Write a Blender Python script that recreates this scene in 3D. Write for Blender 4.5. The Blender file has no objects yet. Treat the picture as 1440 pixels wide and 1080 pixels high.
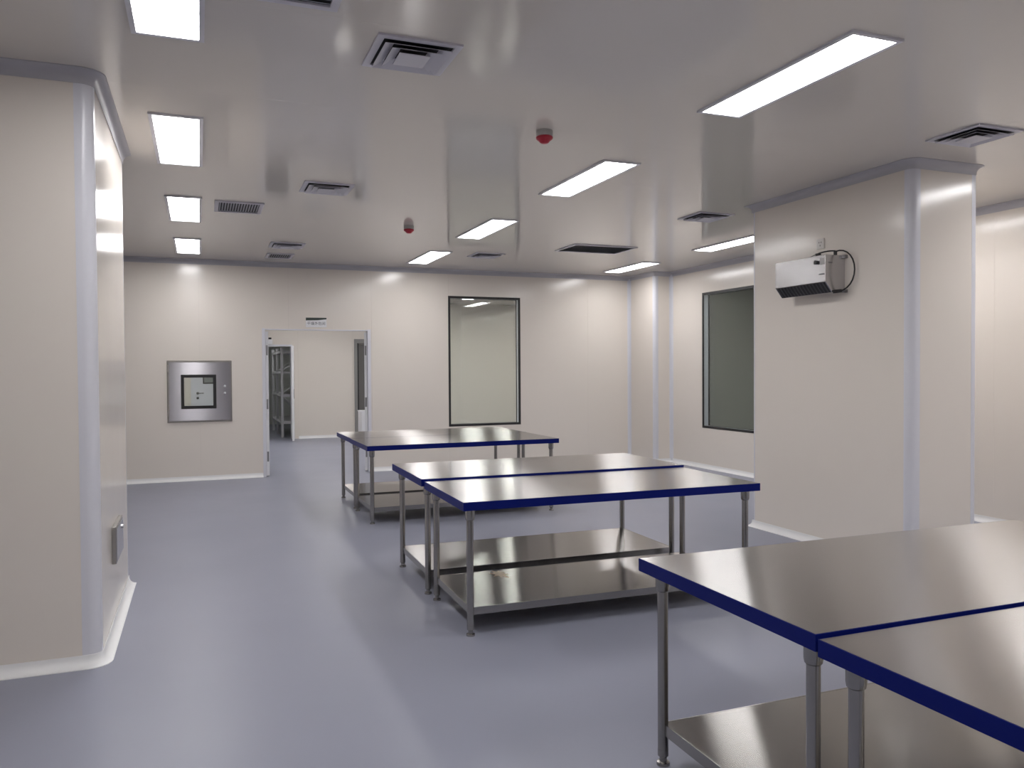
import bpy, bmesh, math, random
from mathutils import Vector, Matrix
random.seed(7)
S = bpy.context.scene
COL = S.collection

# ------------------------------------------------------------------ camera
F_PX, YAW, PITCH, ROLL, CAM_H = 1126.0, math.radians(21.3), math.radians(-1.1), math.radians(-0.35), 1.5
fw = Vector((math.sin(YAW)*math.cos(PITCH), math.cos(YAW)*math.cos(PITCH), math.sin(PITCH)))
rt = Vector((math.cos(YAW), -math.sin(YAW), 0)); up = rt.cross(fw)
r2 = math.cos(ROLL)*rt + math.sin(ROLL)*up
u2 = -math.sin(ROLL)*rt + math.cos(ROLL)*up
cd = bpy.data.cameras.new('camera'); cam = bpy.data.objects.new('camera', cd); COL.objects.link(cam)
cd.sensor_fit = 'HORIZONTAL'; cd.sensor_width = 36.0; cd.lens = F_PX/1440*36.0
cd.clip_start = 0.05; cd.clip_end = 100
m = Matrix.Identity(4)
for i in range(3):
    m[i][0] = r2[i]; m[i][1] = u2[i]; m[i][2] = -fw[i]
m[2][3] = CAM_H
cam.matrix_world = m
S.camera = cam

# ------------------------------------------------------------------ world, exposure
w = bpy.data.worlds.new('world'); S.world = w; w.use_nodes = True
w.node_tree.nodes['Background'].inputs[0].default_value = (0.02, 0.02, 0.02, 1)
w.node_tree.nodes['Background'].inputs[1].default_value = 0.2
S.view_settings.view_transform = 'Standard'; S.view_settings.look = 'None'
S.view_settings.gamma = 1.0; S.view_settings.use_curve_mapping = False
S.view_settings.exposure = 1.32
LAMP = 9.0              # luminance of the room's LED panels
LAMP_CORRIDOR = 12.5     # luminance of the panels in the next room

# ------------------------------------------------------------------ dimensions (metres)
H = 3.01          # ceiling
YB = 11.72        # back wall
XR = 7.0          # right wall
XL = -3.2         # left wall, hidden behind the left pillar
YN = -3.6         # wall behind the camera
YF = 17.95        # far wall of the next room
LPX, LPY0, LPY1 = -0.485, 4.55, 6.2     # left pillar face and depth
RPX0, RPX1, RPY0, RPY1 = 4.85, 5.52, 4.40, 6.2

# ------------------------------------------------------------------ materials
MATS = {}
def mat(name, col, rough=0.5, metal=0.0, spec=0.5, var=0.0, vscale=3.0, rvar=0.0, rscale=(4, 4, 4), bump=0.0, bscale=(200, 200, 200), coat=0.0, aniso=0.0, tangent=(0, 1, 0)):
    if name in MATS: return MATS[name]
    mt = bpy.data.materials.new(name); mt.use_nodes = True
    nt = mt.node_tree; b = nt.nodes['Principled BSDF']
    b.inputs['Base Color'].default_value = (*col, 1); b.inputs['Roughness'].default_value = rough
    b.inputs['Metallic'].default_value = metal; b.inputs['Specular IOR Level'].default_value = spec
    b.inputs['Coat Weight'].default_value = coat
    if aniso:      # brushed along x: highlights smear across the grain
        b.inputs['Anisotropic'].default_value = aniso
        cv = nt.nodes.new('ShaderNodeCombineXYZ'); [setattr(cv.inputs[i], 'default_value', tangent[i]) for i in range(3)]
        nt.links.new(cv.outputs[0], b.inputs['Tangent'])
    tc = nt.nodes.new('ShaderNodeTexCoord')
    if var:
        n = nt.nodes.new('ShaderNodeTexNoise'); n.inputs['Scale'].default_value = vscale; n.inputs['Detail'].default_value = 4
        mp = nt.nodes.new('ShaderNodeMapRange'); mp.inputs[3].default_value = 1-var; mp.inputs[4].default_value = 1+var
        mx = nt.nodes.new('ShaderNodeMix'); mx.data_type = 'RGBA'; mx.blend_type = 'MULTIPLY'; mx.inputs[0].default_value = 1
        mx.inputs[6].default_value = (*col, 1)
        nt.links.new(tc.outputs['Object'], n.inputs['Vector']); nt.links.new(n.outputs['Fac'], mp.inputs[0])
        nt.links.new(mp.outputs[0], mx.inputs[7]); nt.links.new(mx.outputs[2], b.inputs['Base Color'])
    if rvar:
        sc = nt.nodes.new('ShaderNodeMapping'); sc.inputs['Scale'].default_value = rscale
        n = nt.nodes.new('ShaderNodeTexNoise'); n.inputs['Scale'].default_value = 1; n.inputs['Detail'].default_value = 3
        mp = nt.nodes.new('ShaderNodeMapRange'); mp.inputs[3].default_value = max(0.02, rough-rvar); mp.inputs[4].default_value = rough+rvar
        nt.links.new(tc.outputs['Object'], sc.inputs['Vector']); nt.links.new(sc.outputs[0], n.inputs['Vector'])
        nt.links.new(n.outputs['Fac'], mp.inputs[0]); nt.links.new(mp.outputs[0], b.inputs['Roughness'])
    if bump:
        sc = nt.nodes.new('ShaderNodeMapping'); sc.inputs['Scale'].default_value = bscale
        n = nt.nodes.new('ShaderNodeTexNoise'); n.inputs['Scale'].default_value = 1; n.inputs['Detail'].default_value = 2
        bp = nt.nodes.new('ShaderNodeBump'); bp.inputs['Strength'].default_value = bump; bp.inputs['Distance'].default_value = 0.001
        nt.links.new(tc.outputs['Object'], sc.inputs['Vector']); nt.links.new(sc.outputs[0], n.inputs['Vector'])
        nt.links.new(n.outputs['Fac'], bp.inputs['Height']); nt.links.new(bp.outputs[0], b.inputs['Normal'])
    MATS[name] = mt
    return mt
def emis(name, col, strength):
    mt = bpy.data.materials.new(name); mt.use_nodes = True; nt = mt.node_tree
    nt.nodes.remove(nt.nodes['Principled BSDF'])
    e = nt.nodes.new('ShaderNodeEmission'); e.inputs[0].default_value = (*col, 1); e.inputs[1].default_value = strength
    nt.links.new(e.outputs[0], nt.nodes['Material Output'].inputs[0])
    return mt
def glass(name, tint, refl=0.05):
    mt = bpy.data.materials.new(name); mt.use_nodes = True; nt = mt.node_tree
    nt.nodes.remove(nt.nodes['Principled BSDF'])
    t = nt.nodes.new('ShaderNodeBsdfTransparent'); t.inputs[0].default_value = (*tint, 1)
    g = nt.nodes.new('ShaderNodeBsdfGlossy'); g.inputs['Roughness'].default_value = 0.0; g.inputs[0].default_value = (1, 1, 1, 1)
    lw = nt.nodes.new('ShaderNodeLayerWeight'); p = nt.nodes.new('ShaderNodeMath'); p.operation = 'POWER'; p.inputs[1].default_value = 5
    ma = nt.nodes.new('ShaderNodeMath'); ma.operation = 'MULTIPLY_ADD'; ma.inputs[1].default_value = 1-refl; ma.inputs[2].default_value = refl
    mx = nt.nodes.new('ShaderNodeMixShader')
    nt.links.new(lw.outputs['Facing'], p.inputs[0]); nt.links.new(p.outputs[0], ma.inputs[0]); nt.links.new(ma.outputs[0], mx.inputs[0])
    nt.links.new(t.outputs[0], mx.inputs[1]); nt.links.new(g.outputs[0], mx.inputs[2])
    nt.links.new(mx.outputs[0], nt.nodes['Material Output'].inputs[0])
    return mt

M_WALL = mat('cream_wall_panel', (0.74, 0.685, 0.625), 0.175, spec=0.5, var=0.012, vscale=1.5, rvar=0.02, rscale=(2, 2, 2))
M_CEIL = mat('cream_ceiling_panel', (0.70, 0.66, 0.61), 0.09, spec=0.5, var=0.012, vscale=1.2, rvar=0.02, rscale=(1.5, 1.5, 1.5))
M_CORE = mat('panel_joint_sealant', (0.45, 0.42, 0.39), 0.7)
M_FLOOR = mat('blue_grey_vinyl_floor', (0.265, 0.275, 0.34), 0.38, spec=0.4, var=0.05, vscale=0.9, rvar=0.05, rscale=(1.2, 1.2, 1.2))
M_ALU = mat('white_anodised_trim', (0.66, 0.66, 0.71), 0.28, spec=0.5)
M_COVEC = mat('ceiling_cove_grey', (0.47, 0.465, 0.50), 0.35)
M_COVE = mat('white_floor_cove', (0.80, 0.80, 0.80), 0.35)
M_WHITE = mat('white_powder_coat', (0.78, 0.78, 0.80), 0.35)
M_VENT = mat('vent_white_grey', (0.62, 0.61, 0.67), 0.40)
M_DUCT_SHADE = mat('dark_void', (0.02, 0.02, 0.025), 0.7)  # near-black colour standing in for the shade inside the ducts
M_SLAT = mat('grille_slat_grey', (0.30, 0.31, 0.36), 0.45)
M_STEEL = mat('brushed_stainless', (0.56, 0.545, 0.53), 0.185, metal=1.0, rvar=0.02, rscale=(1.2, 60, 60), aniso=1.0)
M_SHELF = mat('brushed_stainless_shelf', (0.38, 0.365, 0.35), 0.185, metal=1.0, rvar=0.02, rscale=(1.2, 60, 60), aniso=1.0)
M_TUBE = mat('stainless_tube', (0.36, 0.35, 0.335), 0.24, metal=1.0)
M_STEEL_V = mat('stainless_sheet', (0.56, 0.55, 0.56), 0.22, metal=1.0, rvar=0.06, rscale=(7, 7, 7), bump=0.5, bscale=(9, 9, 9))
M_STEEL_P = mat('stainless_pass_box_door', (0.38, 0.37, 0.39), 0.25, metal=1.0, rvar=0.01, rscale=(2, 2, 240), aniso=0.95, tangent=(0, 0, 1))
M_BLUE = mat('blue_edge_band', (0.003, 0.009, 0.125), 0.4, spec=0.12, var=0.06, vscale=6)
M_BLACK = mat('black_gasket', (0.012, 0.012, 0.013), 0.45)
M_RED = mat('red_dome_plastic', (0.42, 0.008, 0.03), 0.3)
M_GREYPL = mat('grey_plastic', (0.42, 0.41, 0.40), 0.5)
M_DOORW = mat('pale_lilac_door', (0.66, 0.66, 0.72), 0.30)
M_DOORD = mat('dark_grey_door', (0.13, 0.125, 0.12), 0.35)
M_FRAMED = mat('mid_grey_frame', (0.24, 0.235, 0.23), 0.4)
M_DIM = mat('dim_room_paint', (0.68, 0.70, 0.67), 0.5)
M_RACK = mat('white_rack_steel', (0.66, 0.66, 0.68), 0.4)
M_HINGE = mat('hinge_steel', (0.28, 0.28, 0.29), 0.4, metal=1.0)
M_CREAM = mat('cream_torn_film', (0.93, 0.74, 0.54), 0.35, var=0.1, vscale=30)
M_GREEN = mat('sign_dark_green', (0.03, 0.045, 0.04), 0.4)
M_LIGHT = emis('led_diffuser', (1.0, 0.985, 0.99), LAMP)
M_LIGHT_C = emis('led_diffuser_corridor', (1.0, 0.985, 0.97), LAMP_CORRIDOR)
M_FILL_S = emis('led_diffuser_store', (1.0, 0.985, 0.97), 5.0)  # emission of the fill panel added in the store room
M_FILL_D = emis('led_diffuser_dimmed', (1.0, 0.985, 0.97), 6.0)  # emission of the fill panel added in the side room
M_GLASS = glass('clear_pane', (0.955, 0.97, 0.955), 0.035)
M_GLASSG = glass('green_pane', (0.90, 0.93, 0.915), 0.035)

# ------------------------------------------------------------------ mesh helpers
class MB:
    def __init__(s): s.v = []; s.f = []; s.sm = []
    def add(s, vs, fs, smooth=False):
        o = len(s.v); s.v += [tuple(v) for v in vs]
        for f in fs: s.f.append(tuple(i+o for i in f)); s.sm.append(smooth)
        return s
    def box(s, x0, x1, y0, y1, z0, z1):
        vs = [(x, y, z) for x in (x0, x1) for y in (y0, y1) for z in (z0, z1)]
        return s.add(vs, [(0, 1, 3, 2), (4, 6, 7, 5), (0, 4, 5, 1), (2, 3, 7, 6), (0, 2, 6, 4), (1, 5, 7, 3)])
    def tube(s, a, b, r, n=16, r1=None, caps=True):
        a = Vector(a); b = Vector(b); d = (b-a).normalized(); r1 = r if r1 is None else r1
        x = d.orthogonal().normalized(); y = d.cross(x)
        vs = []
        for p, rr in ((a, r), (b, r1)):
            for i in range(n):
                t = 2*math.pi*i/n; vs.append(p+rr*(math.cos(t)*x+math.sin(t)*y))
        s.add(vs, [(i, (i+1) % n, n+(i+1) % n, n+i) for i in range(n)], True)
        if caps: s.add(vs[:n], [tuple(range(n))[::-1]]); s.add(vs[n:], [tuple(range(n))])
        return s
    def lathe(s, prof, c=(0, 0, 0), n=24):
        vs = [(c[0]+r*math.cos(2*math.pi*i/n), c[1]+r*math.sin(2*math.pi*i/n), c[2]+z) for r, z in prof for i in range(n)]
        fs = [(k*n+i, k*n+(i+1) % n, (k+1)*n+(i+1) % n, (k+1)*n+i) for k in range(len(prof)-1) for i in range(n)]
        return s.add(vs, fs, True)
    def prism(s, poly, axis, a, b, smooth=False):
        """poly of (p,q) extruded along axis from a to b. axis x: (y,z); y: (x,z); z: (x,y)"""
        def P(p, q, t): return {'x': (t, p, q), 'y': (p, t, q), 'z': (p, q, t)}[axis]
        n = len(poly); vs = [P(p, q, a) for p, q in poly]+[P(p, q, b) for p, q in poly]
        return s.add(vs, [tuple(range(n)), tuple(range(n, 2*n))[::-1]]+[(i, i+n, (i+1) % n+n, (i+1) % n) for i in range(n)], smooth)
    def sweep(s, path, prof, side=1, smooth=True):
        """profile (offset, z) swept along an xy path with mitred corners; offset to the left of travel times side"""
        P = [Vector(p) for p in path]; n = len(P); k = len(prof); vs = []
        for i, p in enumerate(P):
            d0 = (P[i]-P[i-1]).normalized() if i else (P[1]-P[0]).normalized()
            d1 = (P[i+1]-P[i]).normalized() if i < n-1 else d0
            n0 = Vector((-d0.y, d0.x))*side; n1 = Vector((-d1.y, d1.x))*side
            mv = (n0+n1).normalized(); mv = mv/max(0.2, mv.dot(n0))
            for o, z in prof: vs.append((p.x+mv.x*o, p.y+mv.y*o, z))
        fs = [(i*k+j, (i+1)*k+j, (i+1)*k+(j+1) % k, i*k+(j+1) % k) for i in range(n-1) for j in range(k)]
        s.add(vs, fs, smooth)
        return s.add(vs[:k], [tuple(range(k))]).add(vs[-k:], [tuple(range(k))[::-1]])
    def path_tube(s, pts, r, n=8):
        for a, b in zip(pts[:-1], pts[1:]): s.tube(a, b, r, n)
        return s
    def build(s, name, m, parent=None, bevel=0.0):
        me = bpy.data.meshes.new(name); me.from_pydata(s.v, [], s.f)
        bm = bmesh.new(); bm.from_mesh(me); bmesh.ops.recalc_face_normals(bm, faces=bm.faces)
        if bevel:
            bmesh.ops.bevel(bm, geom=[e for e in bm.edges if len(e.link_faces) == 2 and e.calc_face_angle(0) > 0.5], offset=bevel, segments=2, affect='EDGES', profile=0.5)
        bm.to_mesh(me); bm.free()
        if any(s.sm): me.polygons.foreach_set('use_smooth', [True]*len(me.polygons)); me.set_sharp_from_angle(angle=math.radians(32))
        me.materials.append(m)
        o = bpy.data.objects.new(name, me); COL.objects.link(o)
        if parent: o.parent = parent
        return o
def tag(o, label, cat, group=None, kind=None):
    o['label'] = label; o['category'] = cat
    if group: o['group'] = group
    if kind: o['kind'] = kind
    return o
def struct(o, label, cat): return tag(o, label, cat, kind='structure')
def thing(name, label, cat, loc, rz=0.0, group=None, kind=None):
    e = bpy.data.objects.new(name, None); COL.objects.link(e); e.location = loc; e.rotation_euler = (0, 0, rz)
    e.empty_display_size = 0.1
    return tag(e, label, cat, group, kind)
def copy_tree(o, parent=None):
    c = o.copy(); COL.objects.link(c); c.parent = parent
    for ch in [x for x in list(COL.objects) if x.parent == o]: copy_tree(ch, c)
    return c
def cells(u0, u1, z0, z1, holes):
    """rectangle minus rectangular holes, as cells"""
    us = sorted({u0, u1, *[min(max(h[0], u0), u1) for h in holes], *[min(max(h[1], u0), u1) for h in holes]})
    zs = sorted({z0, z1, *[min(max(h[2], z0), z1) for h in holes], *[min(max(h[3], z0), z1) for h in holes]})
    out = []
    for a, b in zip(us[:-1], us[1:]):
        run = None
        for c, d in zip(zs[:-1], zs[1:]):
            mu, mz = (a+b)/2, (c+d)/2
            solid = not any(h[0] < mu < h[1] and h[2] < mz < h[3] for h in holes)
            if solid and run: run[3] = d
            elif solid: run = [a, b, c, d]; out.append(run)
            else: run = None
    return out
GAP = 0.0004
def panel_wall(name, label, axis, plane, inward, u0, u1, seams, holes=(), z0=0.0, z1=H, thick=0.10, m=None, panels=True):
    """Sandwich-panel wall whose visible face lies at `plane`; inward = direction of the room along the normal axis."""
    m = m or M_WALL
    def put(mb, a, b, c, d, n0, n1):
        lo, hi = min(n0, n1), max(n0, n1)
        if axis == 'y': mb.box(a, b, lo, hi, c, d)
        else: mb.box(lo, hi, a, b, c, d)
    back = plane-inward*thick; face = plane-inward*0.004 if panels else plane
    mb = MB()
    for a, b, c, d in cells(u0, u1, z0, z1, holes): put(mb, a, b, c, d, back, face)
    core = mb.build(name, M_CORE if panels else m); struct(core, label, 'wall')
    if panels:
        ss = [u0]+sorted(q for q in seams if u0+0.01 < q < u1-0.01)+[u1]
        for a, b in zip(ss[:-1], ss[1:]):
            pb = MB()
            for cc in cells(a+GAP, b-GAP, z0, z1, holes): put(pb, *cc, face, plane)
            if pb.v: pb.build('wall_panel', m, core)
    return core

# ------------------------------------------------------------------ floor and ceiling
fl = MB().box(XL-0.1, XR+0.1, YN-0.1, YB+0.1, -0.06, 0.0).build('floor', M_FLOOR); struct(fl, 'blue-grey sheet vinyl floor of the packing room', 'floor')
fl2 = MB().box(XL-0.1, XR+3.1, YB+0.1, 23.1, -0.06, 0.0).build('floor_corridor', M_FLOOR); struct(fl2, 'blue-grey floor beyond the open doorway', 'floor')
ce = MB().box(XL-0.1, XR+0.1, YN-0.1, YB+0.1, H+0.004, H+0.08).build('ceiling', M_CORE); struct(ce, 'glossy cream panel ceiling with flush lights and vents', 'ceiling')
ys = [YN-0.1]+[4.68+1.18*k for k in range(-7, 6) if 4.68+1.18*k < YB]+[YB+0.1]
for a, b in zip(ys[:-1], ys[1:]):
    MB().box(XL-0.1, XR+0.1, a+GAP*0.7, b-GAP*0.7, H, H+0.004).build('ceiling_panel', M_CEIL, ce)
ce2 = MB().box(XL-0.1, XR+3.1, YB+0.1, 23.1, H, H+0.08).build('ceiling_corridor', M_CEIL); struct(ce2, 'cream ceiling beyond the open doorway', 'ceiling')

# ------------------------------------------------------------------ walls
DX0, DX1, DZ = 0.845, 2.315, 2.075           # doorway opening in the back wall
WX0, WX1, WZ0, WZ1 = 3.533, 4.715, 0.62, 2.613  # back window
PX0, PX1, PZ0, PZ1 = -0.40, 0.40, 0.81, 1.622   # pass box
RY0, RY1, RZ0, RZ1 = 8.45, 10.12, 0.60, 2.61    # right window
CPX, CPY = 6.68, 10.95                          # boxed corner pillar
bseams = [3.54+1.18*k for k in range(-6, 4)]
bseams = [q for q in bseams if not WX0+0.01 < q < WX1-0.01]
panel_wall('wall_back', 'cream panel wall at the far end with doorway and window', 'y', YB, -1, XL, XR, bseams,
           [(DX0, DX1, -1, DZ), (WX0, WX1, WZ0, WZ1), (PX0+0.03, PX1-0.03, PZ0+0.03, PZ1-0.03)])
panel_wall('wall_right', 'cream panel wall on the right with a dark window', 'x', XR, -1, YN, YB, [RY1-1.18*k for k in range(-2, 13)], [(RY0, RY1, RZ0, RZ1)])
panel_wall('wall_left', 'cream panel wall on the left behind the pillar', 'x', XL, 1, YN, YB, [YB-1.18*k for k in range(1, 13)])
panel_wall('wall_near', 'cream panel wall behind the viewer', 'y', YN, 1, XL, XR, [XL+1.18*k for k in range(1, 9)])
# boxed corner pillar
# pillars
def cut_poly(x0, x1, y0, y1, R, ins):
    """rectangle inset by ins, its corners cut back so the rounded strips stand free; R = {(sx,sy): radius}"""
    def c(sx, sy):
        x = x1 if sx > 0 else x0; y = y1 if sy > 0 else y0; r = R.get((sx, sy), 0.0)+0.002
        a = (x-sx*r, y-sy*ins); b = (x-sx*ins, y-sy*r)
        return (a, b) if sx*sy < 0 else (b, a)
    out = []
    for k in ((-1, -1), (1, -1), (1, 1), (-1, 1)): out += list(c(*k))
    return out
def pillar(name, label, x0, x1, y0, y1, R, seam_y=()):
    core = MB().prism(cut_poly(x0, x1, y0, y1, R, 0.006), 'z', 0, H).build(name, M_CORE); struct(core, label, 'pillar')
    g = lambda sx, sy: R.get((sx, sy), 0.0)+0.002
    for sx, xa, xb in ((-1, x0, x0+0.006), (1, x1-0.006, x1)):
        ss = [y0+g(sx, -1)]+list(seam_y)+[y1-g(sx, 1)]
        for a, b in zip(ss[:-1], ss[1:]): MB().box(xa, xb, a+GAP*0.6, b-GAP*0.6, 0, H).build('wall_panel', M_WALL, core)
    for sy, ya, yb in ((-1, y0, y0+0.006), (1, y1-0.006, y1)):
        MB().box(x0+g(-1, sy), x1-g(1, sy), ya, yb, 0, H).build('wall_panel', M_WALL, core)
    return core
cp = MB().prism([(CPX+0.004, CPY+0.047), (CPX+0.047, CPY+0.004), (XR, CPY+0.004), (XR, YB), (CPX+0.004, YB)], 'z', 0, H).build('wall_corner', M_CORE); struct(cp, 'narrow boxed pillar in the far right corner', 'wall')
MB().box(CPX, CPX+0.004, CPY+0.047, YB-0.02, 0, H).build('wall_panel', M_WALL, cp)
MB().box(CPX+0.047, XR-0.02, CPY, CPY+0.004, 0, H).build('wall_panel', M_WALL, cp)
pillar('wall_left_pillar', 'large cream panel pillar at the left edge', -2.2, LPX, LPY0, LPY1, {(1, -1): 0.06, (1, 1): 0.03})
pillar('wall_right_pillar', 'free-standing cream panel pillar carrying the steel wall unit', RPX0, RPX1, RPY0, RPY1, {(-1, -1): 0.06, (1, -1): 0.035, (-1, 1): 0.03, (1, 1): 0.03}, seam_y=(5.635,))

# ------------------------------------------------------------------ trims
TN = [0]
def trim(mb, label, m=None):
    TN[0] += 1
    o = mb.build('trim_%d' % TN[0], m or M_ALU); struct(o, label, 'trim'); return o
def convex_strip(cx, cy, sx, sy, label, R=0.06, fl=0.028, t=0.0012):
    """rounded outside corner; wall faces meet at (cx,cy); sx,sy point outwards"""
    ox, oy = cx+sx*t-sx*R, cy+sy*t-sy*R
    outer = [(ox-sx*fl, cy+sy*t)]
    for k in range(13):
        a = math.pi/2*(1-k/12); outer.append((ox+sx*R*math.cos(a), oy+sy*R*math.sin(a)))
    outer.append((cx+sx*t, oy-sy*0.004))
    mb = MB(); poly = outer+[(cx-sx*0.012, oy-sy*0.004), (ox+sx*(R-0.02)*0.7071, oy+sy*(R-0.02)*0.7071), (ox-sx*fl, cy-sy*0.012)]
    mb.prism(poly, 'z', 0.0, H, True)
    return trim(mb, label)
def concave_strip(cx, cy, sx, sy, label, R=0.04):
    """quarter cove in an inside corner; sx,sy point into the room"""
    poly = [(cx, cy), (cx+sx*R, cy)]
    for k in range(1, 7):
        a = math.pi/2*k/6; poly.append((cx+sx*(R-R*math.sin(a)), cy+sy*(R-R*math.cos(a))))
    poly[-1] = (cx, cy+sy*R)
    mb = MB().prism(poly, 'z', 0.0, H, True); return trim(mb, label)
convex_strip(LPX, LPY0, 1, -1, 'rounded white metal corner strip on the near edge of the left pillar')
convex_strip(LPX, LPY1, 1, 1, 'rounded white metal corner strip on the far edge of the left pillar', R=0.03)
convex_strip(RPX0, RPY0, -1, -1, 'rounded white metal corner strip right of the steel wall unit')
convex_strip(RPX1, RPY0, 1, -1, 'white metal strip on the right edge of the right pillar', R=0.035)
convex_strip(RPX0, RPY1, -1, 1, 'white metal strip on the far edge of the right pillar', R=0.03)
convex_strip(RPX1, RPY1, 1, 1, 'white metal strip on the hidden back edge of the right pillar', R=0.03)
convex_strip(CPX, CPY, -1, -1, 'rounded white strip on the boxed corner pillar', R=0.045)
concave_strip(CPX, YB, -1, -1, 'white cove strip where back wall meets the corner pillar', R=0.045)
concave_strip(XR, CPY, -1, -1, 'white cove strip where the corner pillar meets the right wall', R=0.045)

def rc(cx, cy, sx, sy, R, k=5):
    """rounded corner points from the sx-face to the sy-face around an outside corner"""
    ox, oy = cx-sx*R, cy-sy*R
    return [(ox+sx*R*math.cos(math.pi/2*i/k), oy+sy*R*math.sin(math.pi/2*i/k)) for i in range(k+1)]
def cove_profile(R, z0, sgn, lip=0.004):
    """concave quarter from wall to floor (sgn=1) or wall to ceiling (sgn=-1)"""
    pr = [(0.0, z0)]
    pr.append((R, z0)); pr.append((R, z0+sgn*lip))
    for k in range(1, 8):
        a = math.pi/2*k/8; pr.append((R-(R-lip)*math.sin(a), z0+sgn*(R-(R-lip)*math.cos(a))))
    pr.append((lip, z0+sgn*R)); pr.append((lip, z0+sgn*(R+0.012))); pr.append((0.0, z0+sgn*(R+0.012)))
    return pr
FC = cove_profile(0.048, 0.0, 1); CC = cove_profile(0.055, H, -1)
def coves(name, path, side, label, floor=True, ceil=True):
    if floor:
        o = MB().sweep(path, FC, side).build('baseboard_'+name, M_COVE); struct(o, 'white curved cove skirting '+label, 'baseboard')
    if ceil:
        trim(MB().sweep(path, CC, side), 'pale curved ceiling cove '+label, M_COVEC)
coves('back_left', [(XL, YB), (DX0-0.03, YB)], -1, 'along the back wall left of the doorway', ceil=False)
coves('back_right', [(DX1+0.03, YB), (CPX, YB)], -1, 'along the back wall right of the doorway', ceil=False)
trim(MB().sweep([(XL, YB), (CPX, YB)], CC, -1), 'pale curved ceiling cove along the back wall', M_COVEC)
coves('corner', [(CPX, YB), (CPX, CPY), (XR, CPY)], -1, 'around the boxed corner pillar')
coves('right', [(XR, CPY), (XR, YN)], -1, 'along the right wall')
coves('near', [(XR, YN), (XL, YN)], -1, 'along the wall behind the viewer')
coves('left', [(XL, YN), (XL, YB)], -1, 'along the left wall')
# left pillar: rounded near corner, cut end at the far corner
t_ = 0.0012
pth = [(-2.2, LPY0-t_)]+list(reversed(rc(LPX+t_, LPY0-t_, 1, -1, 0.06)))+[(LPX+t_, LPY1+0.02)]
coves('left_pillar', pth, -1, 'around the left pillar')
pth = [(RPX0-t_, RPY1)]+rc(RPX0-t_, RPY0-t_, -1, -1, 0.06)+list(reversed(rc(RPX1+t_, RPY0-t_, 1, -1, 0.035)))+[(RPX1+t_, RPY1+t_), (RPX0-t_, RPY1+t_), (RPX0-t_, RPY1)]
coves('right_pillar', pth, -1, 'around the right pillar')

# ------------------------------------------------------------------ next room, store room, dark side room
OX0, OX1, OZ = 1.20, 1.86, 2.03       # opening to the store room in the far wall
fw_ = panel_wall('wall_corridor_far', 'cream wall of the room beyond the doorway', 'y', YF, -1, XL, XR+3.0, [2.0, 3.18, 5.0, 6.18, 7.36], [(OX0, OX1, -1, OZ)])
struct(MB().box(XL-0.1, XL, YB+0.1, YF, 0, H).build('wall_corridor_left', M_WALL), 'left end wall of the room beyond the doorway', 'wall')
struct(MB().box(XR+3.0, XR+3.1, YB+0.1, YF, 0, H).build('wall_corridor_right', M_WALL), 'right end wall of the room beyond the doorway', 'wall')
struct(MB().box(XR+0.1, XR+3.1, YB, YB+0.1, 0, H).build('wall_corridor_near', M_WALL), 'near wall of the room beyond the doorway', 'wall')
o = MB().sweep([(XL, YF), (OX0-0.03, YF)], FC, -1).build('baseboard_corridor_left', M_COVE); struct(o, 'white skirting on the far wall left of the store opening', 'baseboard')
o = MB().sweep([(2.0, YF), (3.2, YF)], FC, -1).build('baseboard_corridor', M_COVE); struct(o, 'white skirting on the far wall beyond the doorway', 'baseboard')
# store room shell
struct(MB().box(0.4, 0.5, YF+0.1, 23.0, 0, H).build('wall_store_left', M_DIM), 'left wall of the dim store room', 'wall')
struct(MB().box(4.0, 4.1, YF+0.1, 23.0, 0, H).build('wall_store_right', M_DIM), 'right wall of the dim store room', 'wall')
struct(MB().box(0.4, 4.1, 23.0, 23.1, 0, H).build('wall_store_far', M_DIM), 'end wall of the dim store room', 'wall')
# unlit side room behind the right window
sr = MB().box(XR+2.6, XR+2.7, 6.0, YB, 0, H); sr.box(XR+0.1, XR+2.7, 5.9, 6.0, 0, H)
struct(sr.build('wall_side_room', M_DIM), 'walls of the unlit room behind the right window', 'wall')
struct(MB().box(XR+0.1, XR+2.7, 5.9, YB, -0.06, 0).build('floor_side_room', M_FLOOR), 'floor of the unlit room behind the right window', 'floor')
struct(MB().box(XR+0.1, XR+2.7, 5.9, YB, H, H+0.06).build('ceiling_side_room', M_DIM), 'ceiling of the unlit room behind the right window', 'ceiling')

# ------------------------------------------------------------------ windows
def window(name, label, axis, plane, inward, u0, u1, z0, z1, gm):
    e = thing(name, label, 'window', (0, 0, 0), kind='structure')
    def put(mb, a, b, c, d, n0, n1):
        lo, hi = min(n0, n1), max(n0, n1)
        return mb.box(a, b, lo, hi, c, d) if axis == 'y' else mb.box(lo, hi, a, b, c, d)
    bw = 0.034
    for k, nn in enumerate((plane+inward*0.002, plane-inward*0.098)):
        mb = MB()
        for cc in cells(u0, u1, z0, z1, [(u0+bw, u1-bw, z0+bw, z1-bw)]): put(mb, *cc, nn, nn-inward*0.012)
        mb.build('black_border', M_BLACK, e)
        g = put(MB(), u0+bw*0.5, u1-bw*0.5, z0+bw*0.5, z1-bw*0.5, nn-inward*0.004, nn-inward*0.009).build('glass_pane', gm, e)
    mb = MB()   # pale aluminium spacer round the cavity
    for cc in cells(u0+0.004, u1-0.004, z0+0.004, z1-0.004, [(u0+0.03, u1-0.03, z0+0.03, z1-0.03)]): put(mb, *cc, plane-inward*0.012, plane-inward*0.084)
    mb.build('spacer_frame', M_ALU, e)
    return e
window('window_1', 'tall black-bordered double-glazed window in the back wall', 'y', YB, -1, WX0, WX1, WZ0, WZ1, M_GLASS)
window('window_2', 'dark black-bordered window in the right wall', 'x', XR, -1, RY0, RY1, RZ0, RZ1, M_GLASSG)

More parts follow.
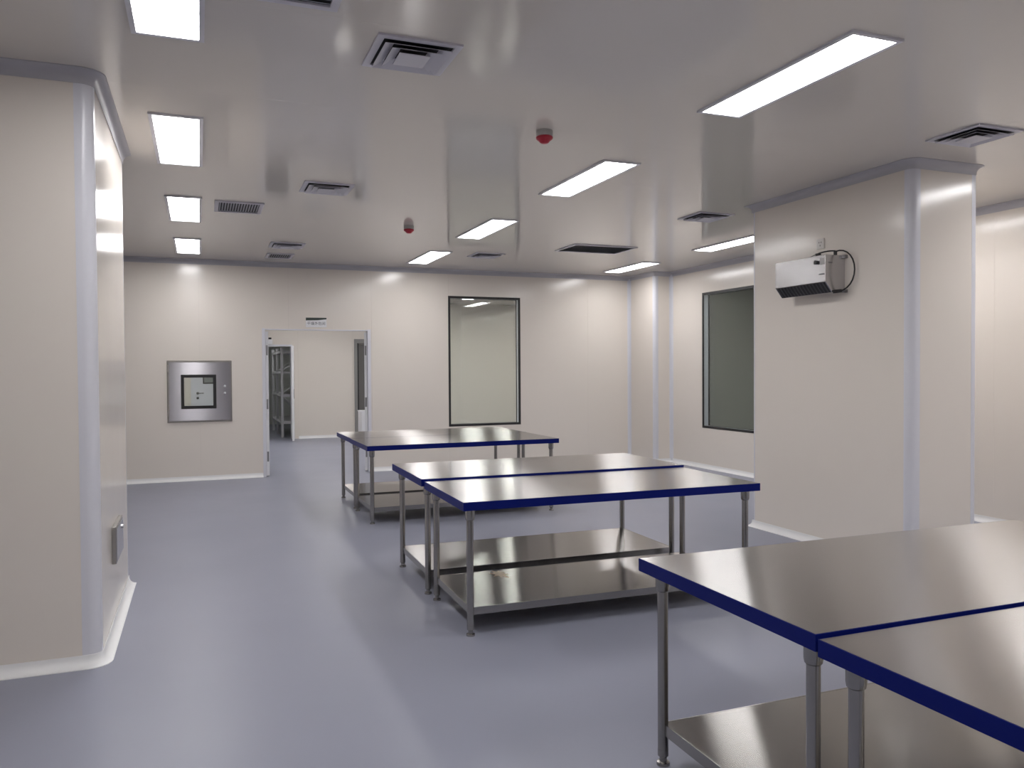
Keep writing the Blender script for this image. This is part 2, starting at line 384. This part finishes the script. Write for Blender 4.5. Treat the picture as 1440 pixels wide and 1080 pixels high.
# ------------------------------------------------------------------ doorway in the back wall
d1 = thing('door_1', 'open double door with white metal frame in the back wall', 'door', (DX0, YB, 0), kind='structure')
mb = MB()
mb.box(-0.028, 0.016, -0.006, 0.104, 0, DZ+0.012); mb.build('door_frame', M_ALU, d1)
mb = MB().box(DX1-DX0-0.016, DX1-DX0+0.03, -0.006, 0.104, 0, DZ+0.012); mb.build('door_frame', M_ALU, d1)
mb = MB().box(0.016, DX1-DX0-0.016, -0.006, 0.104, DZ-0.010, DZ+0.004); mb.build('door_frame', M_ALU, d1)
def leaf(x, y, ang, sgn):
    L = MB().box(0, 0.72, -0.02, 0.02, 0.008, 2.045).build('door_leaf', M_WHITE, d1, bevel=0.002)
    L.location = (x, y, 0); L.rotation_euler = (0, 0, ang)
    for z in (0.28, 1.02, 1.78):
        hb = MB().box(-0.003, 0.001, -0.012, 0.012, z-0.07, z+0.07).build('hinge', M_HINGE, L)
    MB().box(0.10, 0.62, sgn*0.02, sgn*0.024, 1.05, 1.75).build('vision_panel', M_BLACK, L)
    hd = MB().tube((0.66, 0.02, 1.0), (0.66, 0.07, 1.0), 0.009).tube((0.66, 0.07, 1.0), (0.56, 0.07, 1.0), 0.009)
    hd.build('handle', M_HINGE, L)
leaf(0.040, 0.045, math.radians(92), 1)
leaf(DX1-DX0-0.038, 0.045, math.radians(64), -1)

# sign above the doorway
sg = thing('door_sign', 'small white name plate with dark green band above the doorway', 'sign', (1.563, YB-0.001, 2.178))
MB().box(-0.145, 0.145, -0.008, 0, -0.068, 0.068).build('plate', M_WHITE, sg)
MB().prism([(-0.145, 0.068), (0.145, 0.068), (0.145, 0.047), (0.02, 0.032), (-0.145, 0.026)], 'y', -0.0095, -0.008).build('header_band', M_GREEN, sg)
fc = bpy.data.curves.new('sign_text', 'FONT'); fc.body = '干燥外包间'; fc.size = 0.052; fc.align_x = 'CENTER'; fc.align_y = 'CENTER'
fo = bpy.data.objects.new('sign_text_tmp', fc); COL.objects.link(fo)
bpy.context.view_layer.update()
me = bpy.data.meshes.new_from_object(fo.evaluated_get(bpy.context.evaluated_depsgraph_get()))
bpy.data.objects.remove(fo)
if len(me.polygons):
    me.materials.clear(); me.materials.append(mat('sign_ink', (0.03, 0.03, 0.06), 0.5))
    tx = bpy.data.objects.new('lettering', me); COL.objects.link(tx); tx.parent = sg
    tx.location = (0, -0.0092, -0.018); tx.rotation_euler = (math.pi/2, 0, 0)

# ------------------------------------------------------------------ pass box in the back wall
pb = thing('pass_box', 'stainless steel pass-through box with square glazed door in the back wall', 'pass box', (0, YB, 0))
mb = MB()
for cc in cells(PX0-0.012, PX1+0.012, PZ0-0.012, PZ1+0.012, [(PX0+0.02, PX1-0.02, PZ0+0.02, PZ1-0.02)]): mb.box(cc[0], cc[1], -0.006, 0.0, cc[2], cc[3])
mb.build('flange', M_TUBE, pb)
wx0, wx1, wz0, wz1 = -0.235, 0.205, 0.985, 1.440
mb = MB()
for cc in cells(PX0+0.012, PX1-0.008, PZ0+0.012, PZ1-0.012, [(wx0, wx1, wz0, wz1)]): mb.box(cc[0], cc[1], -0.034, -0.006, cc[2], cc[3])
dr = mb.build('door', M_STEEL_P, pb)
mb = MB()
for cc in cells(wx0-0.004, wx1+0.004, wz0-0.004, wz1+0.004, [(wx0+0.036, wx1-0.036, wz0+0.036, wz1-0.036)]): mb.box(cc[0], cc[1], -0.038, -0.004, cc[2], cc[3])
mb.build('gasket', M_BLACK, dr)
MB().box(wx0+0.01, wx1-0.01, -0.022, -0.017, wz0+0.01, wz1-0.01).build('glass_pane', M_GLASS, dr)
for z in (1.53, 0.93): MB().tube((PX0+0.008, -0.03, z-0.05), (PX0+0.008, -0.03, z+0.05), 0.012).build('hinge', M_STEEL_V, pb)
for z in (1.295, 1.205): MB().lathe([(0, 0.012), (0.012, 0.01), (0.016, 0.0)], n=12).build('lock_button', M_WHITE, dr)
for o_, z in zip([c for c in COL.objects if c.name.startswith('lock_button')], (1.285, 1.19)):
    o_.location = (0.32, -0.034, z); o_.rotation_euler = (math.pi/2, 0, 0)
# liner through the wall and its far door opening
mb = MB(); D2 = 0.55
mb.box(PX0+0.03, PX0+0.04, -0.004, D2, PZ0+0.03, PZ1-0.03); mb.box(PX1-0.04, PX1-0.03, -0.004, D2, PZ0+0.03, PZ1-0.03)
mb.box(PX0+0.04, PX1-0.04, -0.004, D2, PZ0+0.03, PZ0+0.04); mb.box(PX0+0.04, PX1-0.04, -0.004, D2, PZ1-0.04, PZ1-0.03)
mb.build('liner', M_STEEL_V, pb)
mb = MB()
for cc in cells(PX0+0.012, PX1-0.012, PZ0+0.012, PZ1-0.012, [(wx0-0.02, wx1+0.03, wz0-0.01, wz1+0.02)]): mb.box(cc[0], cc[1], D2, D2+0.02, cc[2], cc[3])
mb.build('rear_door', M_STEEL_V, pb)
MB().box(wx0-0.02, wx1+0.03, D2+0.008, D2+0.013, wz0-0.01, wz1+0.02).build('rear_glass', M_GLASS, pb)

# ------------------------------------------------------------------ far-wall doors and store room contents
d2 = thing('door_2', 'pale lilac door with black lever handle seen through the pass box', 'door', (-0.126, YF, 0), kind='structure')
lf = MB().box(0.0, 0.92, -0.02, 0, 0.01, 2.05).build('door_leaf', M_DOORW, d2)
mb = MB()
for cc in cells(0.185, 0.62, 1.22, 1.85, [(0.21, 0.595, 1.25, 1.82)]): mb.box(cc[0], cc[1], -0.028, -0.02, cc[2], cc[3])
mb.build('vision_frame', M_BLACK, lf); MB().box(0.2, 0.6, -0.024, -0.021, 1.24, 1.83).build('vision_glass', mat('dull_glass', (0.25, 0.26, 0.26), 0.15), lf)
for z in (1.027, 0.925): MB().box(0.058, 0.105, -0.034, -0.02, z-0.023, z+0.023).build('lock_rose', M_BLACK, lf, bevel=0.008)
MB().tube((0.08, -0.034, 1.027), (0.08, -0.06, 1.027), 0.01).tube((0.08, -0.06, 1.027), (0.20, -0.06, 1.027), 0.009).build('lever_handle', M_TUBE, lf)
MB().box(-0.05, 0.0, -0.012, 0, 0, 2.1).build('door_frame', M_ALU, d2); MB().box(0.92, 0.97, -0.012, 0, 0, 2.1).build('door_frame', M_ALU, d2)
MB().box(0, 0.92, -0.012, 0, 2.05, 2.1).build('door_frame', M_ALU, d2)

d3 = thing('door_3', 'white door folded back beside the opening to the store room', 'door', (OX1, YF, 0), kind='structure')
MB().box(-0.02, 0.012, -0.01, 0.11, 0, OZ+0.02).build('door_frame', M_ALU, d3)
MB().box(OX0-OX1, -0.02, -0.01, 0.11, OZ-0.02, OZ+0.02).build('door_frame', M_ALU, d3)
MB().box(OX0-OX1-0.03, OX0-OX1+0.01, -0.01, 0.11, 0, OZ+0.02).build('door_frame', M_ALU, d3)
L = MB().box(0, 0.66, -0.02, 0.02, 0.01, OZ-0.02).build('door_leaf', M_WHITE, d3, bevel=0.002)
L.location = (0.03, -0.03, 0); L.rotation_euler = (0, 0, math.radians(-97))
for z in (0.25, 1.0, 1.8): MB().box(0.10, 0.16, -0.024, -0.02, z-0.03, z+0.03).build('hinge', M_HINGE, L)
MB().box(0.60, 0.63, 0.02, 0.03, 0.9, 1.1).build('lock_plate', M_HINGE, L)

d4 = thing('door_4', 'dark grey door with mid-grey frame on the far wall beyond the doorway', 'door', (3.22, YF, 0), kind='structure')
MB().box(0, 0.065, -0.03, 0, 0, 2.18).build('door_frame', M_FRAMED, d4); MB().box(0.985, 1.05, -0.03, 0, 0, 2.18).build('door_frame', M_FRAMED, d4)
MB().box(0.065, 0.985, -0.03, 0, 2.09, 2.18).build('door_frame', M_FRAMED, d4)
MB().box(0.065, 0.095, -0.012, 0, 0, 2.09).build('gasket', M_BLACK, d4)
lf = MB().box(0.095, 0.985, -0.02, 0, 0.01, 2.09).build('door_leaf', M_DOORD, d4)
MB().box(0.1, 0.32, -0.05, -0.02, 2.045, 2.065).build('door_closer', M_TUBE, lf)

cb = thing('low_cabinet', 'low white cabinet just inside the next room right of the doorway', 'cabinet', (3.37, 16.4, 0))
MB().box(-0.325, 0.3, -0.2, 0.2, 0.05, 0.64).build('body', M_WHITE, cb); MB().box(-0.335, 0.31, -0.21, 0.21, 0.64, 0.66).build('top', M_WHITE, cb)
MB().box(-0.30, 0.28, -0.18, 0.18, 0.0, 0.05).build('plinth', M_GREYPL, cb)
for a, b in ((-0.315, -0.015), (-0.008, 0.292)):
    dd = MB().box(a, b, -0.216, -0.2, 0.07, 0.625).build('door', M_WHITE, cb)
    MB().box((a+b)/2-0.05, (a+b)/2+0.05, -0.226, -0.216, 0.54, 0.56).build('handle', M_HINGE, dd)

el = thing('emergency_lamp', 'small white emergency lamp on the far wall above the store opening', 'emergency lamp', (1.415, YF, 2.06))
MB().box(-0.05, 0.05, -0.05, 0, 0, 0.10).build('body', M_WHITE, el); MB().box(-0.03, 0.03, -0.035, -0.005, 0.10, 0.14).build('cap', M_BLACK, el)

rk = thing('storage_rack', 'white steel storage rack standing in the dim store room', 'rack', (1.70, 18.42, 0))
RW, RL = 0.62, 2.3
for x in (0, RW):
    for y in (0, 1.15, RL): MB().box(x-0.025, x+0.025, y-0.025, y+0.025, 0, 2.0).build('post', M_RACK, rk)
for z in (0.36, 0.96, 1.47, 1.93):
    sh = MB().box(0.03, RW-0.03, 0.03, RL-0.03, z-0.02, z).build('shelf', M_RACK, rk)
    bmx = MB()
    bmx.box(0.02, RW-0.02, -0.016, 0.016, z-0.055, z-0.005); bmx.box(0.02, RW-0.02, RL-0.016, RL+0.016, z-0.055, z-0.005)
    bmx.box(-0.016, 0.016, 0.02, RL-0.02, z-0.055, z-0.005); bmx.box(RW-0.016, RW+0.016, 0.02, RL-0.02, z-0.055, z-0.005)
    bmx.build('shelf_beam', M_RACK, sh)
for y in (0.0, 1.15):
    for z0, z1, f in ((0.40, 0.90, 1), (1.0, 1.42, 0), (1.5, 1.88, 0)):
        a, b = (0.03, RW-0.03) if f == 0 else (RW-0.03, 0.03)
        MB().tube((a, y, z0), (b, y, z1), 0.012, 8).build('brace', M_RACK, rk)

# ------------------------------------------------------------------ lights
def make_light(dm):
    e = thing('led_panel_light', '', 'ceiling light', (0, 0, H), group='flush LED ceiling panels')
    ex, ey, ix, iy = 0.152, 0.605, 0.129, 0.583
    mb = MB()
    for cc in cells(-ex, ex, -ey, ey, [(-ix, ix, -iy, iy)]): mb.box(cc[0], cc[1], cc[2], cc[3], -0.012, 0.0)
    mb.build('frame', M_ALU, e)
    MB().box(-ix, ix, -iy, iy, -0.008, -0.004).build('diffuser', dm, e)
    return e
def place_lights(dm, spots, group):
    first = make_light(dm)
    for i, (x, y, lab) in enumerate(spots):
        o = first if i == 0 else copy_tree(first)
        o.location = (x, y, H); o['label'] = lab; o['group'] = group
A_, L_, B_ = 2.897, -0.113, 6.055
place_lights(M_LIGHT, [
    (L_, 3.345, 'LED ceiling panel at the top left, cut off by the picture edge'),
    (L_, 5.745, 'LED ceiling panel right beside the top of the left pillar'),
    (L_, 8.115, 'LED ceiling panel left of the small slatted grille'),
    (L_, 10.48, 'smallest LED ceiling panel of the left row, above the pass box'),
    (A_, 3.415, 'largest LED ceiling panel, long and slanting at the upper right'),
    (A_, 5.78, 'LED ceiling panel just right of the nearer red alarm'),
    (A_, 8.19, 'LED ceiling panel just right of the farther red alarm'),
    (A_, 10.505, 'LED ceiling panel above the wall between doorway and back window'),
    (B_, 8.16, 'LED ceiling panel partly hidden by the right pillar'),
    (B_, 10.585, 'LED ceiling panel above the far right corner'),
    (B_, 5.78, 'LED ceiling panel hidden behind the right pillar'),
    (B_, 3.40, 'LED ceiling panel off to the right beside the right pillar'),
] + [(x, y, 'LED ceiling panel out of view above and behind the viewer') for y in (1.0, -1.38) for x in (L_, A_, B_)], 'flush LED ceiling panels')
place_lights(M_LIGHT_C, [(x, y, 'LED ceiling panel hidden from view in the room beyond the back wall') for y in (13.6, 15.9) for x in (-0.6, 2.4, 5.4, 8.4)], 'LED panels in the next room')

place_lights(M_FILL_S, [(1.2, 19.6, 'LED ceiling panel hidden from view inside the store room')], 'LED panel in the store room')  # unseen fill light, added only to lift the store room's brightness
place_lights(M_FILL_D, [(XR+0.9, 9.0, 'dimmed LED ceiling panel hidden from view in the side room')], 'LED panel in the side room')  # added fill so the view through the right window is less dark

# ------------------------------------------------------------------ ceiling diffusers
def make_diffuser():
    e = thing('air_diffuser', '', 'air vent', (0, 0, H), group='square louvred air diffusers')
    h = 0.20
    mb = MB()
    for cc in cells(-h, h, -h, h, [(-h+0.034, h-0.034, -h+0.034, h-0.034)]): mb.box(cc[0], cc[1], cc[2], cc[3], -0.010, 0)
    mb.build('frame', M_VENT, e)
    MB().box(-h+0.022, h-0.022, -h+0.022, h-0.022, -0.003, 0.0).build('duct_mouth', M_DUCT_SHADE, e)  # flat black plate in place of a shaded recess behind the louvres
    for r0, r1, zt, zb in ((0.160, 0.108, -0.003, -0.026), (0.118, 0.066, -0.004, -0.028)):
        vs = []
        for r, z in ((r0, zb+0.0), (r1, zt), (r1, zt+0.002), (r0, zb+0.002)):
            vs += [(-r, -r, z), (r, -r, z), (r, r, z), (-r, r, z)]
        # louvre flares outward and down
        fs = [(k*4+i, k*4+(i+1) % 4, ((k+1) % 4)*4+(i+1) % 4, ((k+1) % 4)*4+i) for k in range(4) for i in range(4)]
        MB().add(vs, fs).build('louvre', M_VENT, e)
    MB().box(-0.074, 0.074, -0.074, 0.074, -0.031, -0.027).build('centre_plate', M_VENT, e)
    return e
df = make_diffuser()
for i, (x, y, lab) in enumerate([
    (0.965, 3.78, 'nearest and largest square louvred air diffuser at the top of the picture'),
    (1.0, 6.77, 'square louvred air diffuser in mid ceiling left of the red alarms'),
    (1.0, 10.03, 'square air diffuser near the back wall beside the tiny grille'),
    (3.56, 10.05, 'square air diffuser above the back window'),
    (4.735, 6.78, 'square air diffuser left of the right pillar'),
    (4.74, 3.81, 'square louvred air diffuser in front of the right pillar top')]):
    o = df if i == 0 else copy_tree(df)
    o.location = (x, y, H); o['label'] = lab

def grille(label, x0, x1, y0, y1, nx=0, ny=0, m=None):
    cx, cy = (x0+x1)/2, (y0+y1)/2; hx, hy = (x1-x0)/2, (y1-y0)/2
    e = thing('return_grille', label, 'air vent', (cx, cy, H), group='slatted return grilles'); b = 0.035
    mb = MB()
    for cc in cells(-hx, hx, -hy, hy, [(-hx+b, hx-b, -hy+b, hy-b)]): mb.box(cc[0], cc[1], cc[2], cc[3], -0.012, 0)
    mb.build('frame', M_VENT, e)
    MB().box(-hx+b, hx-b, -hy+b, hy-b, -0.002, 0).build('duct_mouth', M_DUCT_SHADE, e)  # duct shade painted as a black sheet; the ceiling has no hole here
    src = None
    n = nx or ny; span = (hx if nx else hy)-b
    for k in range(n):
        c = -span+(k+0.5)*2*span/n; wv = 2*span/n*0.30
        if src is None:
            mb = MB()
            if nx: mb.prism([(-wv, -0.009), (-wv+0.003, -0.009), (wv, -0.003), (wv-0.003, -0.003)], 'y', -hy+b, hy-b)
            else: mb.prism([(-wv, -0.009), (-wv+0.003, -0.009), (wv, -0.003), (wv-0.003, -0.003)], 'x', -hx+b, hx-b)
            o = src = mb.build('slat', m or M_SLAT, e)
        else:
            o = src.copy(); COL.objects.link(o); o.parent = e
        o.location = (c, 0, 0) if nx else (0, c, 0)
    return e
grille('small slatted ceiling grille between the left lights and the middle diffuser', 0.145, 0.565, 7.59, 8.09, nx=15)
grille('tiny slatted ceiling grille against the back wall top', 0.83, 1.17, 10.76, 11.2, nx=10)
grille('wide dark slatted ceiling grille above the far right corner', 4.255, 5.13, 8.79, 9.38, ny=14)
grille('slatted ceiling grille cut off by the top picture edge', 0.13, 0.556, 2.92, 3.42, ny=12)

# ------------------------------------------------------------------ fire alarms
def make_alarm():
    e = thing('fire_alarm', '', 'fire alarm', (0, 0, H), group='red-domed ceiling alarms')
    MB().lathe([(0, 0), (0.052, 0), (0.054, -0.012), (0.052, -0.034), (0.050, -0.038), (0, -0.038)]).build('base', M_GREYPL, e)
    d = MB().lathe([(0.050, -0.037), (0.055, -0.043), (0.052, -0.054), (0.036, -0.066), (0.027, -0.077), (0.016, -0.082), (0, -0.083)]).build('dome', M_RED, e)
    return e
al = make_alarm(); al.location = (2.06, 4.69, H); al['label'] = 'nearer red-domed fire alarm on the ceiling beside the big slanting light'
al2 = copy_tree(al); al2.location = (2.07, 8.27, H); al2['label'] = 'farther red-domed fire alarm on the ceiling, small, above the doorway side'

# ------------------------------------------------------------------ work tables
def make_table(name, label, loc, rz, wd, dp, zt, film=False):
    e = thing(name, label, 'table', (loc[0], loc[1], 0), rz, group='stainless work tables with blue edges')
    th = 0.048; ix, iy = 0.06, 0.075
    sl = MB().box(0.003, wd-0.003, 0.003, dp-0.003, zt-0.002, zt).build('table_top', M_STEEL, e)
    mb = MB()
    for cc in cells(0, wd, 0, dp, [(0.004, wd-0.004, 0.004, dp-0.004)]): mb.box(cc[0], cc[1], cc[2], cc[3], zt-th, zt-0.0005)
    mb.build('blue_edge', M_BLUE, e)['label'] = 'deep blue edge band'
    MB().box(0.004, wd-0.004, 0.004, dp-0.004, zt-0.03, zt-0.002).build('underside_board', M_GREYPL, e)
    mb = MB(); c = (zt-th)
    zs = 0.158
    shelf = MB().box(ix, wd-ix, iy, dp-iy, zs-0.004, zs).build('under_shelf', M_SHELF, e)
    for (a, b, cc, d) in ((ix, wd-ix, iy-0.004, iy+0.002), (ix, wd-ix, dp-iy-0.002, dp-iy+0.004), (ix-0.004, ix+0.002, iy, dp-iy), (wd-ix-0.002, wd-ix+0.004, iy, dp-iy)):
        MB().box(a, b, cc, d, zs-0.042, zs+0.0005).build('shelf_rim', M_TUBE, shelf)
    src = None
    for x in (ix, wd-ix):
        for y in (iy, dp-iy):
            if src is None:
                lg = MB().tube((0, 0, 0.035), (0, 0, c-0.01), 0.020, 20).build('leg', M_TUBE, e)
                sk = MB().lathe([(0, 0), (0.027, 0), (0.027, -0.05), (0.025, -0.062), (0.021, -0.066), (0, -0.066)], (0, 0, c)).build('leg_socket', M_TUBE, lg)
                ft = MB().lathe([(0, 0.06), (0.0205, 0.06), (0.0205, 0.035), (0.014, 0.03), (0.014, 0.014), (0.024, 0.011), (0.025, 0.0), (0, 0)]).build('foot', M_TUBE, lg)
                src = lg; lg.location = (x, y, 0)
            else:
                n = copy_tree(src, e); n.location = (x, y, 0)
    return e
make_table('work_table', 'front steel table of the far pair, nearest the doorway side', (1.485, 7.64), 0.0, 2.02, 0.93, 0.765)
make_table('work_table', 'rear steel table of the far pair, closest to the back wall', (1.492, 8.578), 0.0, 2.02, 0.93, 0.765)
make_table('work_table', 'front steel table of the middle pair, with torn film on its shelf', (1.340, 4.185), math.radians(-1.2), 1.96, 0.89, 0.765)
make_table('work_table', 'rear steel table of the middle pair, its blue edge showing as a strip', (1.343, 5.092), math.radians(-1.1), 1.99, 0.93, 0.779)
make_table('work_table', 'steel table at lower right, farther of the near pair', (1.551, 1.718), math.radians(-0.3), 2.02, 0.95, 0.772)
make_table('work_table', 'nearest steel table, cut off by the bottom right corner', (1.545, 0.782), 0.0, 2.02, 0.92, 0.765)

# irregular flat cream patch on the middle table's shelf
sc = MB(); pts = []
for k in range(16):
    a = 2*math.pi*k/16; r = (0.055 if k % 2 else 0.03)*random.uniform(0.8, 1.25); pts.append((r*1.1*math.cos(a), r*1.9*math.sin(a)))
sc.prism(pts, 'z', 0.0, 0.0015)
o = sc.build('film_scrap', M_CREAM); o.location = (1.81, 4.885, 0.1585); tag(o, 'torn cream scrap of film lying on the middle table shelf', 'film scrap')

# ------------------------------------------------------------------ steel wall unit on the right pillar
hx0 = RPX0-0.20; hy0, hy1, hzb, hzf, hzt = 5.045, 5.64, 2.095, 2.178, 2.395
hu = thing('wall_unit', 'box-shaped stainless unit with dark grille hung on the right pillar', 'wall unit', (RPX0, 5.34, 2.095))
bx, by, bz = RPX0, 5.34, 2.095
MB().prism([(hx0-bx, hzt-bz), (0, hzt-bz), (0, 0.02), (hx0+0.07-bx, 0.0), (hx0-bx, hzf-bz)], 'y', hy0-by, hy1-by).build('housing', M_STEEL_V, hu, bevel=0.003)
# grille plate on the slanted lower front
n_ = Vector((-(hzf-hzb), 0, -0.07)).normalized()
gp = MB(); q0 = Vector((hx0-bx, 0, hzf-bz)); q1 = Vector((hx0+0.07-bx, 0, 0.0))
def slat_quad(ya, yb, s0, s1, t0, t1):
    a = q0.lerp(q1, s0); b = q0.lerp(q1, s1); vs = []
    for t in (t0, t1):
        for p, y in ((a, ya), (a, yb), (b, yb), (b, ya)): vs.append((p.x+n_.x*t, y, p.z+n_.z*t))
    return vs
BOXF = [(0, 1, 2, 3), (7, 6, 5, 4), (0, 4, 5, 1), (1, 5, 6, 2), (2, 6, 7, 3), (3, 7, 4, 0)]
MB().add(slat_quad(hy0-by+0.012, hy1-by-0.012, 0.03, 0.97, 0.0, 0.003), BOXF).build('grille_back', M_BLACK, hu)
src = None
for k in range(15):
    y = hy0-by+0.03+k*(hy1-hy0-0.06)/14
    if src is None: o = src = MB().add(slat_quad(-0.006, 0.006, 0.06, 0.94, 0.003, 0.007), BOXF).build('grille_slat', mat('charcoal_slat', (0.05, 0.05, 0.055), 0.4), hu)
    else: o = src.copy(); COL.objects.link(o); o.parent = hu
    o.location = (0, y, 0)
kx = hx0-bx
MB().tube((kx, -0.20, 0.245), (kx-0.018, -0.20, 0.245), 0.017).build('knob', M_BLACK, hu)
MB().box(kx-0.0015, kx, -0.285, -0.235, 0.222, 0.275).build('rating_label', M_GREYPL, hu)
MB().box(kx-0.0015, kx, -0.285, -0.225, 0.142, 0.150).build('maker_plate', mat('plate_dark', (0.10, 0.10, 0.11), 0.4), hu)
MB().box(hx0+0.03-bx, hx0+0.07-bx, hy0-by-0.0015, hy0-by, 0.235, 0.241).build('side_plate', mat('plate_dark', (0.1, 0.1, 0.11), 0.4), hu)
mb = MB().box(-0.03, 0.0, hy0-by-0.03, hy0-by, 0.0, 0.025); mb.build('mount_bracket', M_HINGE, hu)
MB().box(-0.03, 0.0, hy0-by-0.03, hy0-by, 0.275, 0.30).build('mount_bracket', M_HINGE, hu)
MB().tube((hx0+0.05-bx, -0.16, 0.300), (hx0+0.05-bx, -0.16, 0.325), 0.022).build('cable_gland', M_BLACK, hu)
MB().tube((hx0+0.12-bx, -0.275, 0.300), (hx0+0.12-bx, -0.275, 0.335), 0.014).build('cable_gland', M_BLACK, hu)
def bez(P, n=14):
    out = []
    for i in range(n+1):
        t = i/n; p = [Vector(q) for q in P]
        while len(p) > 1: p = [a.lerp(b, t) for a, b in zip(p[:-1], p[1:])]
        out.append(p[0])
    return out
cbl = bez([(hx0+0.12, 5.065, 2.425), (RPX0-0.05, 4.98, 2.45), (RPX0-0.02, 4.86, 2.40), (RPX0-0.012, 4.86, 2.13), (RPX0-0.04, 5.0, 2.105), (RPX0-0.09, 5.04, 2.10)])
o = MB().path_tube(cbl, 0.006).build('power_cable', M_BLACK, hu); o.location = (-bx, -by, -bz)
cbl = bez([(hx0+0.12, 5.065, 2.43), (hx0+0.09, 5.12, 2.44), (hx0+0.05, 5.18, 2.42)])
o = MB().path_tube(cbl, 0.006).build('power_cable', M_BLACK, hu); o.location = (-bx, -by, -bz)
cbl = bez([(hx0+0.05, 5.18, 2.42), (hx0+0.05, 5.3, 2.40), (RPX0-0.02, 5.5, 2.40), (RPX0-0.006, 5.63, 2.40)])
o = MB().path_tube(cbl, 0.004).build('power_cable', M_BLACK, hu); o.location = (-bx, -by, -bz)
MB().tube((RPX0-0.12-bx, 5.045-by, 0.005), (RPX0-0.06-bx, 5.02-by, 0.012), 0.014).build('plug', M_BLACK, hu)

so = thing('wall_socket', 'white wall socket above the stainless wall unit', 'socket', (RPX0, 5.31, 2.525))
MB().box(-0.012, 0, -0.043, 0.043, -0.043, 0.043).build('face_plate', mat('socket_ivory', (0.72, 0.69, 0.66), 0.4), so, bevel=0.003)
for dy, dz in ((-0.012, 0.012), (0.012, 0.012), (0, -0.014)): MB().box(-0.0125, -0.0118, dy-0.003, dy+0.003, dz-0.006, dz+0.006).build('socket_slot', M_BLACK, so)

# ------------------------------------------------------------------ box on the left pillar's side
bxl = thing('wall_box', 'flat stainless wall box low on the left pillar side', 'wall box', (LPX, 5.12, 0.385))
MB().box(0.0, 0.024, 0.0, 0.42, 0.0, 0.215).build('housing', M_TUBE, bxl, bevel=0.002)
MB().box(0.024, 0.028, 0.012, 0.408, 0.012, 0.203).build('cover', M_STEEL_V, bxl)
MB().tube((0.028, 0.33, 0.16), (0.036, 0.33, 0.16), 0.012).build('latch', M_STEEL_V, bxl)
